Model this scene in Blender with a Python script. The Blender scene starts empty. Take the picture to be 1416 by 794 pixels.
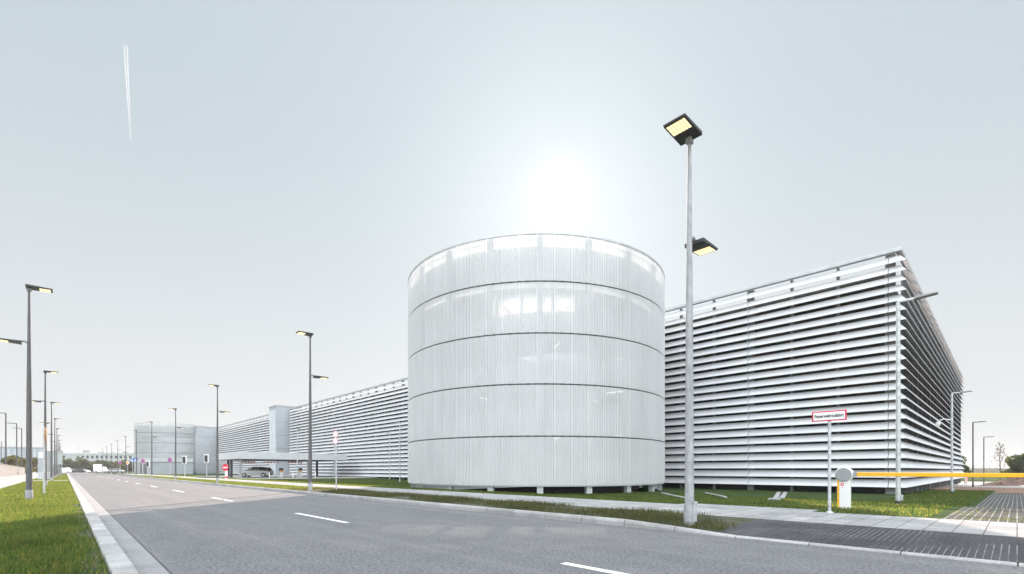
import bpy, bmesh, math, random
import numpy as np
from math import radians, sin, cos, pi, atan2, sqrt, tan
from mathutils import Vector, Matrix
random.seed(7); rng = np.random.default_rng(11)

sc = bpy.context.scene
COL = sc.collection
CAMH = 1.05; F = 657.0; CX = 708.0; HY = 650.0
AB = Vector((-630, 657, 0)).normalized(); NB = Vector((AB.y, -AB.x, 0))      # building axes (along / into depth)
AR = Vector((-618, 657, 0)).normalized(); NR = Vector((AR.y, -AR.x, 0))      # road axes
ROTB = atan2(-AB.y, -AB.x); ROTR = atan2(-AR.y, -AR.x)
def RP(a, n, z=0): v = AR*a + NR*n; return Vector((v.x, v.y, z))
def BP(a, n, z=0): v = AB*a + NB*n; return Vector((v.x, v.y, z))
def r_n(v): return v.x*NR.x + v.y*NR.y
def r_a(v): return v.x*AR.x + v.y*AR.y
def sstep(a, b, x):
    t = np.clip((np.asarray(x, float)-a)/(b-a), 0, 1); return t*t*(3-2*t)
_HN = [-1e5, -60, -16, -5.3, -2.35, 0.30, 0.31, 7.65, 7.66, 13, 18, 22.5, 36, 60, 82, 1e5]
_HZ = [0.1, 0.1, 0.38, 0.38, 0.06, 0.06, -.06, -.06, 0.10, 0.10, .04, -.22, -.31, -.52, -.9, -.95]
def ground(a, n):
    a = np.asarray(a, float); n = np.asarray(n, float)
    z = np.interp(n, _HN, _HZ)
    z = np.where((n > 13) & (n < 22.5), z*(1-sstep(5.5, 9, a)) + np.interp(n, [13, 18, 22.5], [.10, -.22, -.24])*sstep(5.5, 9, a), z)
    w = sstep(48, 70, a)
    z2 = np.where(n > 13, 0.10 - 0.09*sstep(13, 17, n), z)
    far = sstep(150, 200, np.abs(a))
    dropk = (1-sstep(3.0, 4.9, a))*np.clip((9.78-n)/2.12, 0, 1)*(n > 7.655)
    z = z - .078*dropk; z2 = z2 - .078*dropk*(n < 13)
    z = z*(1-w) + z2*w
    return np.where((n <= 0.3), z*(1-far) + 0.0*far, z)
def gz(v): return float(ground(r_a(v), r_n(v)))
def ongroud(v): return Vector((v.x, v.y, gz(v)))

# ------------------------------------------------------------------ materials
def newmat(name):
    m = bpy.data.materials.new(name); m.use_nodes = True
    nt = m.node_tree; b = nt.nodes['Principled BSDF']; return m, nt, b
def nd(nt, t, **kw):
    n = nt.nodes.new(t)
    for k, v in kw.items(): setattr(n, k, v)
    return n
def coords(nt, scale=(1,1,1)):
    tc = nd(nt, 'ShaderNodeTexCoord'); mp = nd(nt, 'ShaderNodeMapping')
    mp.inputs['Scale'].default_value = scale
    nt.links.new(tc.outputs['Object'], mp.inputs['Vector']); return mp.outputs['Vector']
def noise(nt, vec, scale, detail=4, rough=.6):
    n = nd(nt, 'ShaderNodeTexNoise'); n.inputs['Scale'].default_value = scale
    n.inputs['Detail'].default_value = detail; n.inputs['Roughness'].default_value = rough
    nt.links.new(vec, n.inputs['Vector']); return n.outputs['Fac']
def ramp(nt, fac, stops):
    r = nd(nt, 'ShaderNodeValToRGB'); e = r.color_ramp.elements
    while len(e) < len(stops): e.new(0.5)
    for i, (p, c) in enumerate(stops): e[i].position = p; e[i].color = (*c, 1)
    nt.links.new(fac, r.inputs['Fac']); return r.outputs['Color']
def mixc(nt, fac, a, b, mode='MIX'):
    m = nd(nt, 'ShaderNodeMix', data_type='RGBA', blend_type=mode)
    for s, v in ((m.inputs[0], fac), (m.inputs[6], a), (m.inputs[7], b)):
        if hasattr(v, 'is_linked') or hasattr(v, 'links'): nt.links.new(v, s)
        elif isinstance(v, (int, float)): s.default_value = v
        else: s.default_value = (*v, 1)
    return m.outputs[2]
def bump(nt, b, h, strength=.3, dist=.01):
    n = nd(nt, 'ShaderNodeBump'); n.inputs['Strength'].default_value = strength; n.inputs['Distance'].default_value = dist
    nt.links.new(h, n.inputs['Height']); nt.links.new(n.outputs['Normal'], b.inputs['Normal'])
def plain(name, col, rough=.5, metal=0, var=.12, scale=3, spec=.5, stretch=(1,1,1)):
    """base colour with soft weathering noise"""
    m, nt, b = newmat(name); v = coords(nt, stretch)
    f = noise(nt, v, scale, 5)
    lo = tuple(c*(1-var) for c in col); hi = tuple(min(1, c*(1+var)) for c in col)
    nt.links.new(ramp(nt, f, [(.3, lo), (.7, hi)]), b.inputs['Base Color'])
    b.inputs['Roughness'].default_value = rough; b.inputs['Metallic'].default_value = metal
    b.inputs['Specular IOR Level'].default_value = spec
    return m
def emit(name, col, st):
    m, nt, b = newmat(name); b.inputs['Base Color'].default_value = (*col, 1)
    b.inputs['Emission Color'].default_value = (*col, 1); b.inputs['Emission Strength'].default_value = st; return m

M = {}
def mk_asphalt():
    m, nt, b = newmat('asphalt'); v = coords(nt)
    big = noise(nt, coords(nt, (.12, .9, 1)), 1.2, 5); mid = noise(nt, v, 2.2, 6); fine = noise(nt, v, 26, 3, .75); grit = noise(nt, v, 90, 1, .5)
    c = ramp(nt, big, [(.3, (.122, .124, .13)), (.7, (.142, .143, .148))])
    c = mixc(nt, .22, c, ramp(nt, mid, [(.35, (.35, .35, .35)), (.65, (.65, .65, .65))]), 'OVERLAY')
    c = mixc(nt, .75, c, ramp(nt, fine, [(.3, (.1, .1, .1)), (.7, (.9, .9, .9))]), 'OVERLAY')
    c = mixc(nt, .45, c, ramp(nt, grit, [(.3, (.05, .05, .05)), (.7, (.95, .95, .95))]), 'OVERLAY')
    w = noise(nt, coords(nt, (.015, 2.2, 1)), 1.0, 3)
    c = mixc(nt, ramp(nt, w, [(.5, (0, 0, 0)), (.75, (.3, .3, .3))]), c, (.21, .21, .215))
    st = noise(nt, coords(nt, (.35, 1.1, 1)), .9, 5, .7)
    c = mixc(nt, ramp(nt, st, [(.58, (0, 0, 0)), (.72, (.35, .35, .35))]), c, (.1, .1, .103))
    nt.links.new(c, b.inputs['Base Color']); b.inputs['Roughness'].default_value = .9; b.inputs['Specular IOR Level'].default_value = .25
    bump(nt, b, fine, .5, .008); return m
M['asphalt'] = mk_asphalt()
def mk_concrete(name, c1, c2, sc=3):
    m, nt, b = newmat(name); v = coords(nt)
    c = ramp(nt, noise(nt, v, sc, 6), [(.3, c1), (.7, c2)])
    c = mixc(nt, .35, c, ramp(nt, noise(nt, v, 60, 2), [(.35, (.25,)*3), (.65, (.75,)*3)]), 'OVERLAY')
    nt.links.new(c, b.inputs['Base Color']); b.inputs['Roughness'].default_value = .9; b.inputs['Specular IOR Level'].default_value = .25
    bump(nt, b, noise(nt, v, 40, 3), .25, .006); return m
M['kerb'] = mk_concrete('kerb_concrete', (.28, .28, .28), (.41, .405, .4))
M['gutter'] = mk_concrete('gutter_concrete', (.2, .2, .205), (.27, .27, .275), 1.5)
M['concrete'] = mk_concrete('wall_concrete', (.24, .24, .24), (.32, .318, .315), 1)
M['pathc'] = mk_concrete('path_asphalt', (.25, .245, .24), (.31, .305, .3), 1)
def mk_pavers(name, bw, bh, mortar, c1, c2, cm, rotz=0, off=0.5, wobble=0.0):
    m, nt, b = newmat(name)
    tc = nd(nt, 'ShaderNodeTexCoord'); mp = nd(nt, 'ShaderNodeMapping'); mp.inputs['Rotation'].default_value = (0, 0, rotz)
    nt.links.new(tc.outputs['Object'], mp.inputs['Vector']); v = mp.outputs['Vector']
    br = nd(nt, 'ShaderNodeTexBrick'); br.offset = off
    br.inputs['Scale'].default_value = 1; br.inputs['Brick Width'].default_value = bw; br.inputs['Row Height'].default_value = bh
    br.inputs['Mortar Size'].default_value = mortar; br.inputs['Mortar Smooth'].default_value = .2
    br.inputs['Color1'].default_value = (*c1, 1); br.inputs['Color2'].default_value = (*c2, 1)
    nt.links.new(v, br.inputs['Vector'])
    vv = coords(nt)
    nz = noise(nt, vv, 5, 5)
    mort = mixc(nt, nz, tuple(x*.45 for x in cm), tuple(min(1, x*1.5) for x in cm))
    if wobble: mort = mixc(nt, ramp(nt, noise(nt, vv, .9, 5), [(.42, (0, 0, 0)), (.6, (1, 1, 1))]), c1, mort)
    nt.links.new(mort, br.inputs['Mortar'])
    c = mixc(nt, .5, br.outputs['Color'], ramp(nt, noise(nt, vv, 1.3, 6), [(.3, (.3,)*3), (.7, (.7,)*3)]), 'OVERLAY')
    c = mixc(nt, .5, c, ramp(nt, noise(nt, vv, 45, 3), [(.3, (.2,)*3), (.7, (.8,)*3)]), 'OVERLAY')
    if wobble: c = mixc(nt, ramp(nt, noise(nt, vv, 38, 3, .8), [(.60, (0, 0, 0)), (.68, (.8, .8, .8))]), c, (.2, .2, .2))
    nt.links.new(c, b.inputs['Base Color']); b.inputs['Roughness'].default_value = .92; b.inputs['Specular IOR Level'].default_value = .2
    bump(nt, b, br.outputs['Fac'], -.5, .01); return m
M['sidewalk'] = mk_pavers('sidewalk_pavers', .6, .34, .008, (.235, .236, .24), (.30, .298, .295), (.09, .09, .09), pi/2)
M['gridpave'] = mk_pavers('grass_grid_pavers', 40, .068, .0046, (.04, .04, .045), (.055, .055, .06), (.25, .25, .25), pi/2, .5, .6)
M['lanepave'] = mk_pavers('fire_lane_pavers', .36, .12, .009, (.045, .046, .045), (.065, .065, .06), (.25, .25, .24), pi/2, 0)
def mk_grass(name, c1, c2, c3, sc=1.2):
    m, nt, b = newmat(name); v = coords(nt)
    c = ramp(nt, noise(nt, v, sc, 6, .65), [(.28, c1), (.5, c2), (.75, c3)])
    c = mixc(nt, .6, c, ramp(nt, noise(nt, v, 30, 3, .7), [(.3, (.15,)*3), (.7, (.85,)*3)]), 'OVERLAY')
    nt.links.new(c, b.inputs['Base Color']); b.inputs['Roughness'].default_value = .95; b.inputs['Specular IOR Level'].default_value = .1
    bump(nt, b, noise(nt, v, 22, 4), .8, .04); return m
M['turf'] = mk_grass('turf', (.022, .042, .013), (.036, .06, .017), (.06, .075, .028))
M['soil'] = mk_grass('rough_soil', (.045, .05, .032), (.075, .078, .055), (.12, .115, .09), 2.5)
M['heapsoil'] = mk_grass('heap_soil', (.06, .042, .038), (.11, .075, .065), (.17, .125, .105), 1.4)
M['dirt'] = mk_grass('red_dirt', (.16, .10, .075), (.22, .15, .115), (.3, .22, .18), 1.0)
def mk_blade(name, cols, tm=(9.0, 7.8, 3.6)):
    m, nt, b = newmat(name); g = nd(nt, 'ShaderNodeNewGeometry')
    c = ramp(nt, g.outputs['Random Per Island'], [(i/(len(cols)-1), k) for i, k in enumerate(cols)])
    c = mixc(nt, .5, c, ramp(nt, noise(nt, coords(nt), .9, 4), [(.3, (.3, .3, .3)), (.7, (.72, .7, .6))]), 'OVERLAY')
    nt.links.new(c, b.inputs['Base Color']); b.inputs['Roughness'].default_value = .6; b.inputs['Specular IOR Level'].default_value = .3
    tr = nd(nt, 'ShaderNodeBsdfTranslucent'); nt.links.new(mixc(nt, 1.0, c, tm, 'MULTIPLY'), tr.inputs['Color'])
    mx = nd(nt, 'ShaderNodeMixShader'); mx.inputs[0].default_value = .5
    nt.links.new(b.outputs[0], mx.inputs[1]); nt.links.new(tr.outputs[0], mx.inputs[2])
    nt.links.new(mx.outputs[0], nt.nodes['Material Output'].inputs['Surface']); return m
M['blade'] = mk_blade('grass_blade', [(.014, .031, .013), (.02, .041, .015), (.034, .049, .018), (.07, .066, .034)])
M['weed'] = mk_blade('weed_blade', [(.03, .042, .02), (.042, .06, .026), (.06, .068, .04), (.1, .09, .062)], (3.5, 3, 1.6))
M['leaf'] = mk_blade('tree_leaf', [(.03, .05, .022), (.045, .07, .028), (.07, .095, .036), (.1, .12, .05)], (1.6, 1.6, .9))
M['leafy'] = mk_blade('bush_leaf', [(.05, .06, .02), (.1, .1, .03), (.16, .14, .04), (.08, .1, .03)], (1.3, 1.2, .8))
M['bark'] = plain('bark', (.12, .09, .07), .9, 0, .3, 12)
M['louvre'] = plain('louvre_paint', (.61, .62, .635), .42, .0, .05, .5, .4)
def island_var(mat, amt):
    nt = mat.node_tree; b = nt.nodes['Principled BSDF']; src = b.inputs['Base Color'].links[0].from_socket
    g = nd(nt, 'ShaderNodeNewGeometry')
    f = ramp(nt, g.outputs['Random Per Island'], [(0, (1-amt,)*3), (1, (1, 1, 1))])
    nt.links.new(mixc(nt, 1.0, src, f, 'MULTIPLY'), b.inputs['Base Color'])
island_var(M['louvre'], .10); island_var(M['kerb'], .22)
M['steel'] = plain('facade_steel', (.45, .46, .47), .5, .3, .12, 2)
M['postgrey'] = plain('column_steel', (.2, .205, .21), .5, .2, .12, 2)
M['rail'] = plain('roof_rail_steel', (.5, .52, .53), .45, .4, .1, 2)
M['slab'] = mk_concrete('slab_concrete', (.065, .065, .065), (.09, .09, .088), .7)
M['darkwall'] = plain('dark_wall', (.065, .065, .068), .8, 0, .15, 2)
M['galv'] = plain('galvanised_steel', (.5, .52, .53), .5, .35, .28, 9, .4)
M['lampgrey'] = plain('lamp_pole_grey', (.1, .1, .104), .5, .1, .25, 14, .5, (1, 1, .3))
M['polegalv'] = plain('pole_galvanised', (.33, .337, .345), .65, .1, .3, 14, .5, (1, 1, .3))
M['sleeve'] = plain('pole_sleeve_grey', (.27, .28, .29), .6, .1, .18, 12)
M['black'] = plain('lamp_head_black', (.035, .035, .04), .45, 0, .2, 8)
M['white'] = plain('white_paint', (.78, .78, .77), .45, 0, .05, 4)
M['line'] = mk_concrete('road_marking_white', (.46, .46, .455), (.68, .68, .67), 7)
M['yellow'] = plain('yellow_paint', (.85, .43, .015), .35, 0, .05, 4)
M['disc'] = plain('grey_cover', (.3, .31, .32), .5, .2, .12, 25)
M['red'] = plain('sign_red', (.6, .02, .06), .4, 0, .06, 4)
M['pink'] = plain('faded_sign_pink', (.72, .42, .46), .5, 0, .15, 20)
M['blue'] = plain('sign_blue', (.04, .13, .45), .4, 0, .06, 4)
M['orange'] = plain('sign_orange', (.85, .33, .02), .4, 0, .05, 4)
M['ink'] = plain('black_ink', (.02, .02, .02), .5, 0, .05, 4)
M['joint'] = plain('dark_joint', (.05, .05, .052), .9, 0, .2, 20)
M['canopy'] = plain('canopy_panel', (.5, .52, .535), .45, .1, .06, 1)
M['tower'] = plain('tower_cladding', (.36, .39, .41), .5, .15, .06, .6)
M['towerlight'] = plain('tower_glazing', (.55, .6, .63), .2, .1, .08, .8)
M['office'] = plain('office_wall', (.36, .39, .385), .8, 0, .06, .4)
M['hall'] = plain('hall_cladding', (.28, .33, .365), .6, .05, .05, .4)
M['hallb'] = plain('hall_cladding_pale', (.4, .45, .48), .6, .05, .05, .4)
M['glass'] = plain('dark_glass', (.035, .04, .045), .08, 0, .2, 2, .8)
M['carwhite'] = plain('car_white', (.82, .83, .84), .2, 0, .03, 2, .6)
M['carsilver'] = plain('car_silver', (.4, .42, .44), .25, .4, .03, 2, .6)
M['cardark'] = plain('car_dark', (.03, .035, .045), .2, 0, .1, 2, .6)
M['carred'] = plain('car_red', (.35, .04, .035), .25, 0, .05, 2, .6)
M['tyre'] = plain('tyre_rubber', (.02, .02, .02), .8, 0, .2, 9)
M['rim'] = plain('wheel_rim', (.45, .46, .47), .35, .7, .1, 9)
M['tailred'] = plain('tail_lamp_red', (.4, .01, .01), .2)
M['led'] = emit('led_warm', (1.0, .84, .42), .8)
M['tube'] = emit('fluorescent_tube', (1, .98, .94), 1.8)
def mk_mesh_metal():
    m, nt, b = newmat('perforated_cladding'); v = coords(nt, (1, 1, .25))
    nt.links.new(ramp(nt, noise(nt, v, .7, 4), [(.3, (.66, .667, .675)), (.7, (.73, .737, .745))]), b.inputs['Base Color'])
    b.inputs['Roughness'].default_value = .5; b.inputs['Metallic'].default_value = .1; b.inputs['Specular IOR Level'].default_value = .35
    t = nd(nt, 'ShaderNodeBsdfTransparent'); tl = nd(nt, 'ShaderNodeBsdfTranslucent'); tl.inputs['Color'].default_value = (.75, .76, .77, 1)
    m1 = nd(nt, 'ShaderNodeMixShader'); m1.inputs[0].default_value = .12
    nt.links.new(b.outputs[0], m1.inputs[1]); nt.links.new(tl.outputs[0], m1.inputs[2])
    m2 = nd(nt, 'ShaderNodeMixShader'); m2.inputs[0].default_value = .17
    nt.links.new(m1.outputs[0], m2.inputs[1]); nt.links.new(t.outputs[0], m2.inputs[2])
    nt.links.new(m2.outputs[0], nt.nodes['Material Output'].inputs['Surface']); return m
M['perf'] = mk_mesh_metal()

# ------------------------------------------------------------------ mesh helpers
class MB:
    def __init__(s): s.v = []; s.f = []
    def face(s, pts):
        i = len(s.v); s.v += [tuple(p) for p in pts]; s.f.append(tuple(range(i, i+len(pts))))
    def box(s, x0, x1, y0, y1, z0, z1):
        i = len(s.v)
        s.v += [(x0,y0,z0),(x1,y0,z0),(x1,y1,z0),(x0,y1,z0),(x0,y0,z1),(x1,y0,z1),(x1,y1,z1),(x0,y1,z1)]
        s.f += [tuple(i+k for k in q) for q in ((0,3,2,1),(4,5,6,7),(0,1,5,4),(1,2,6,5),(2,3,7,6),(3,0,4,7))]
        return s
    def prism(s, A, B):
        """loft two equal closed rings with end caps"""
        i = len(s.v); n = len(A); s.v += [tuple(p) for p in A] + [tuple(p) for p in B]
        for k in range(n):
            k2 = (k+1) % n; s.f.append((i+k, i+k2, i+n+k2, i+n+k))
        s.f.append(tuple(i+k for k in reversed(range(n)))); s.f.append(tuple(i+n+k for k in range(n))); return s
    def loft(s, rings, cap=True):
        i = len(s.v); n = len(rings[0])
        for r in rings: s.v += [tuple(p) for p in r]
        for j in range(len(rings)-1):
            for k in range(n):
                k2 = (k+1) % n; s.f.append((i+j*n+k, i+j*n+k2, i+(j+1)*n+k2, i+(j+1)*n+k))
        if cap:
            s.f.append(tuple(i+k for k in reversed(range(n)))); s.f.append(tuple(i+(len(rings)-1)*n+k for k in range(n)))
        return s
    def tube(s, pts, rad, seg=10):
        pts = [Vector(p) for p in pts]
        if isinstance(rad, (int, float)): rad = [rad]*len(pts)
        rings = []
        for j, p in enumerate(pts):
            d = (pts[min(j+1, len(pts)-1)] - pts[max(j-1, 0)]).normalized()
            u = d.cross(Vector((0, 0, 1)))
            if u.length < 1e-3: u = Vector((1, 0, 0))
            u.normalize(); w = d.cross(u).normalized()
            rings.append([p + (u*cos(2*pi*k/seg) + w*sin(2*pi*k/seg))*rad[j] for k in range(seg)])
        return s.loft(rings)
    def build(s, name, mat, parent=None, smooth=False, bevel=0, loc=None, rot=None):
        me = bpy.data.meshes.new(name); me.from_pydata(s.v, [], s.f); me.update()
        bm = bmesh.new(); bm.from_mesh(me); bmesh.ops.recalc_face_normals(bm, faces=bm.faces); bm.to_mesh(me); bm.free()
        if smooth:
            for p in me.polygons: p.use_smooth = True
            try: me.set_sharp_from_angle(angle=radians(40))
            except Exception: pass
        o = bpy.data.objects.new(name, me); COL.objects.link(o); me.materials.append(M[mat] if isinstance(mat, str) else mat)
        if parent: o.parent = parent
        if bevel:
            b = o.modifiers.new('bevel', 'BEVEL'); b.width = bevel; b.segments = 2; b.limit_method = 'ANGLE'
        if loc is not None: o.location = loc
        if rot is not None: o.rotation_euler = (0, 0, rot)
        return o
def tag(o, label, cat=None, group=None, kind=None):
    if label: o['label'] = label
    if cat: o['category'] = cat
    if group: o['group'] = group
    if kind: o['kind'] = kind
    return o
def thing(name, label, cat, loc=(0,0,0), rotz=0, group=None):
    o = bpy.data.objects.new(name, None); COL.objects.link(o); o.empty_display_size = .3
    o.location = loc; o.rotation_euler = (0, 0, rotz); return tag(o, label, cat, group)
def struct(o): o['kind'] = 'structure'; return o
KIDS = {}
def dup(root, loc, rotz, label, group=None, scale=None):
    def cp(o, parent):
        c = o.copy(); COL.objects.link(c)
        if parent: c.parent = parent
        for ch in list(o.children): cp(ch, c)
        return c
    r = cp(root, None); r.location = loc; r.rotation_euler = (0, 0, rotz); r['label'] = label
    if group: r['group'] = group
    if scale: r.scale = (scale,)*3
    return r
def numesh(name, V, Fc, mat):
    """fast mesh from numpy: V (n,3), Fc (m,3)"""
    me = bpy.data.meshes.new(name); me.vertices.add(len(V)); me.vertices.foreach_set('co', V.astype(np.float32).ravel())
    m, k = Fc.shape; me.loops.add(m*k); me.loops.foreach_set('vertex_index', Fc.astype(np.int32).ravel())
    me.polygons.add(m); me.polygons.foreach_set('loop_start', np.arange(0, m*k, k, dtype=np.int32)); me.polygons.foreach_set('loop_total', np.full(m, k, dtype=np.int32))
    me.update(calc_edges=True); me.materials.append(M[mat]); o = bpy.data.objects.new(name, me); COL.objects.link(o); return o
def circ(r, seg, z=0, cx=0, cy=0, ph=0): return [(cx + r*cos(ph+2*pi*k/seg), cy + r*sin(ph+2*pi*k/seg), z) for k in range(seg)]
def vdisc(mb, r, cx, y0, y1, cz, seg=28):
    """disc facing -y"""
    return mb.prism([(cx + r*cos(2*pi*k/seg), y0, cz + r*sin(2*pi*k/seg)) for k in range(seg)], [(cx + r*cos(2*pi*k/seg), y1, cz + r*sin(2*pi*k/seg)) for k in range(seg)])
def text_mesh(txt, size, width=None):
    cu = bpy.data.curves.new('lettering', 'FONT'); cu.body = txt; cu.size = size; cu.align_x = 'CENTER'; cu.align_y = 'CENTER'; cu.extrude = .0015; cu.offset = .0022*size/.1
    o = bpy.data.objects.new('lettering', cu); COL.objects.link(o)
    dg = bpy.context.evaluated_depsgraph_get(); me = bpy.data.meshes.new_from_object(o.evaluated_get(dg))
    bpy.data.objects.remove(o); bpy.data.curves.remove(cu)
    xs = [v.co.x for v in me.vertices]; w = max(xs)-min(xs)
    if width:
        k = width/w
        for v in me.vertices: v.co.x *= k
    me.name = 'lettering'; return me
ORD = ['first', 'second', 'third', 'fourth', 'fifth', 'sixth', 'seventh', 'eighth', 'ninth', 'tenth', 'eleventh', 'twelfth']

# ------------------------------------------------------------------ ground and road
def grid_sheet(name, a_list, n_list, zf, mat):
    """sheet in road coordinates; local x = -a, y = n"""
    Aa, Nn = np.meshgrid(np.array(a_list, float), np.array(n_list, float), indexing='ij'); Z = zf(Aa, Nn)
    V = np.stack([-Aa, Nn, Z], -1).reshape(-1, 3); k = len(n_list)
    i, j = np.meshgrid(np.arange(len(a_list)-1), np.arange(k-1), indexing='ij'); b = (i*k+j).ravel()
    Fc = np.stack([b, b+1, b+k+1, b+k], -1)
    o = numesh(name, V, Fc[:, ::-1], mat); o.rotation_euler = (0, 0, ROTR); return struct(o)
def frange(a, b, s): return list(np.arange(a, b+1e-6, s))
alist = [-1500, -700, -300, -120, -60] + [-40 + 4*i for i in range(11)] + [3.0, 3.3, 3.6, 4.0, 4.4, 4.9, 5.5, 6.3, 7.2, 8.1, 9.0] + frange(12, 200, 4) + [230, 270, 330, 450, 700, 1600]
nlist = [-1500, -500, -150, -60, -30, -16, -9, -5.3, -3.8, -2.35, -1, .30, .31, 4, 7.65, 7.66, 8.5, 9.78, 10, 12.355, 13] + frange(13.5, 39, 1.5) + [45, 52, 60, 70, 82, 100, 140, 220, 400, 900, 1600]
gnd = grid_sheet('ground', alist, nlist, ground, 'turf')
def strip(name, a0, a1, n0, n1, off, mat, da=4, zf=None):
    na = max(2, int((a1-a0)/da)+1); nn = max(2, int((n1-n0)/.6)+1)
    al = sorted(set(np.linspace(a0, a1, na)) | {x for x in (3.0, 3.3, 3.6, 4.0, 4.4, 4.9) if a0 < x < a1}); nl = sorted(set(np.linspace(n0, n1, nn)) | {x for x in _HN if n0 < x < n1})
    return grid_sheet(name, al, nl, zf or (lambda a, n: ground(a, n)+off), mat)
flat = lambda z: (lambda a, n: np.zeros_like(a)+z)
strip('road', -150, 320, .505, 7.55, 0, 'asphalt', 20, flat(0.0))
strip('road_gutter', -150, 320, .507, .77, 0, 'gutter', 20, flat(.004))
strip('gutter_joint', -150, 320, .77, .788, 0, 'joint', 20, flat(.004))
for i, a in enumerate([12.6, 16.2, 22, 29]): strip('gutter_joint', a, a+.03, .51, .768, 0, 'joint', 1, flat(.008))
# diagonal cut seam across the carriageway and a plain one
sb = MB(); p0 = Vector((-16.0, .80, .004)); p1 = Vector((-22.9, 7.5, .004)); d = (p1-p0).normalized(); q = Vector((-d.y, d.x, 0))*.09
sb.face([p0-q, p1-q, p1+q, p0+q]); struct(sb.build('road_joint', 'joint', rot=ROTR))
for a0, a1 in [(.4, 3.5), (9.1, 12), (18, 21), (27, 30), (36, 39), (45, 48), (54, 57), (63, 66), (72, 75), (81, 84), (90, 93), (99, 102)]:
    struct(strip('road_marking', a0, a1, 4.02, 4.14, 0, 'line', 3, flat(.004)))
# kerbs: separate stones laid end to end, one object each side
kb = MB(); a = -30.0
while a < 200:
    L = 1.0 if a < 60 else 4.0
    kb.box(-(a+L-.02), -a, .315, .503, -.1, .105+random.uniform(-.003, .003)); a += L
o = kb.build('kerb', 'kerb', rot=ROTR, bevel=.018); struct(o)
kb = MB(); a = -30.0
def ktop(a): return .03 + .10*float(sstep(3.0, 4.9, a))
while a < 200:
    L = 1.0 if a < 60 else 4.0; h0 = ktop(a); h1 = ktop(a+L); g = .010
    kb.prism([(-a, 7.552, -.1), (-a, 7.655, -.1), (-a, 7.655, h0), (-a, 7.575, h0), (-a, 7.552, max(.01, h0-.05))],
             [(-(a+L-g), 7.552, -.1), (-(a+L-g), 7.655, -.1), (-(a+L-g), 7.655, h1), (-(a+L-g), 7.575, h1), (-(a+L-g), 7.552, max(.01, h1-.05))]); a += L
o = kb.build('kerb', 'kerb', rot=ROTR, bevel=.01); struct(o)
strip('grass_verge', 3.6, 150, 7.665, 9.78, .004, 'soil', 3)
strip('paved_strip', -40, 3.4, 7.66, 9.78, 0, 'gridpave', 3, lambda a, n: ground(a, n)+.006)
# soil edge between paving and verge
strip('paved_strip_edge', 3.4, 3.6, 7.66, 9.78, 0, 'soil', 1, lambda a, n: ground(a, n)+.004)
strip('sidewalk', -40, 60, 9.78, 12.35, .006, 'sidewalk', 3)
strip('sidewalk_bay', 3.2, 6.4, 12.355, 12.98, .006, 'sidewalk', 3)
strip('sidewalk', 60.004, 160, 9.78, 12.6, .006, 'pathc', 3)
strip('driveway', 62, 100, 12.9, 33, .008, 'pathc', 2)
strip('fire_lane', -6.0, 1.0, 12.36, 60, .006, 'lanepave', 1.4)
strip('path', -60, 58, -5.2, -2.42, .006, 'pathc', 4)
strip('path', 58, 63, -5.2, .298, .010, 'pathc', 2)
strip('path_joint', 57.8, 58, -5.2, .29, .014, 'joint', .1)
strip('path', 63, 200, -5.2, -2.42, .006, 'pathc', 4)
strip('hardstand', 205, 420, -60, .30, .02, 'pathc', 20)
strip('hardstand', -60, 14, 60.2, 110, .02, 'pathc', 4)
strip('dirt_strip', -60, 8, 47, 60, .02, 'dirt', 3)
strip('dirt_strip', -22, 1.0, 41, 47, .02, 'dirt', 3)

edge = lambda a: .15 + .07*np.sin(a*1.7) + .05*np.sin(a*4.3+1) + .03*np.sin(a*9.1)
sm = MB(); aa = np.arange(3.5, 40, .12)
for a0, a1 in zip(aa[:-1], aa[1:]):
    sm.face([(-a0, min(.27, float(edge(a0))), .066), (-a0, .298, .066), (-a1, .298, .066), (-a1, min(.27, float(edge(a1))), .066)])
struct(sm.build('soil_edge', 'soil', rot=ROTR))
# grass blades
def blades(name, a0, a1, n0, n1, dens, h, w, mat, label, keep=None, lean=.5):
    N = int((a1-a0)*(n1-n0)*dens)
    a = rng.uniform(a0, a1, N); n = rng.uniform(n0, n1, N)
    if keep is not None:
        k = keep(a, n); a, n = a[k], n[k]; N = len(a)
    z = ground(a, n)
    H = h*rng.uniform(.45, 1.25, N); W = w*rng.uniform(.6, 1.3, N); t = rng.uniform(0, 2*pi, N); ln = rng.uniform(0, lean, N)*H; t2 = rng.uniform(0, 2*pi, N)
    base = np.stack([-a, n, z-.005], -1); dx = np.stack([np.cos(t)*W, np.sin(t)*W, np.zeros(N)], -1)
    mid = base + np.stack([np.cos(t2)*ln*.4, np.sin(t2)*ln*.4, H*.6], -1)
    tip = base + np.stack([np.cos(t2)*ln, np.sin(t2)*ln, H], -1)
    V = np.stack([base-dx, base+dx, mid+dx*.7, tip, mid-dx*.7], 1).reshape(-1, 3)
    i = np.arange(N)*5
    Fc = np.concatenate([np.stack([i, i+1, i+2], -1), np.stack([i, i+2, i+4], -1), np.stack([i+4, i+2, i+3], -1)], 0)
    o = numesh(name, V, Fc, mat); o.rotation_euler = (0, 0, ROTR); tag(o, label, 'grass', kind='stuff'); return o
def clump(a, n, f, th):
    return (np.sin(a*f+1.3*np.sin(n*f*.7)) + np.sin(n*f*1.3+a*f*.31+1.7*np.sin(a*f*.43)) + rng.uniform(-1.2, 1.2, len(a))) > th
blades('grass', 6, 20, -2.4, .29, 2300, .06, .0042, 'blade', 'short green grass on the left verge nearest the camera', lambda a, n: (n < edge(a)+rng.uniform(-.03, .05, len(a))) & (clump(a, n, 1.1, -1.9)))
blades('grass', 20, 58, -2.4, .29, 700, .07, .009, 'blade', 'sunlit green grass further along the left verge')
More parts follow.
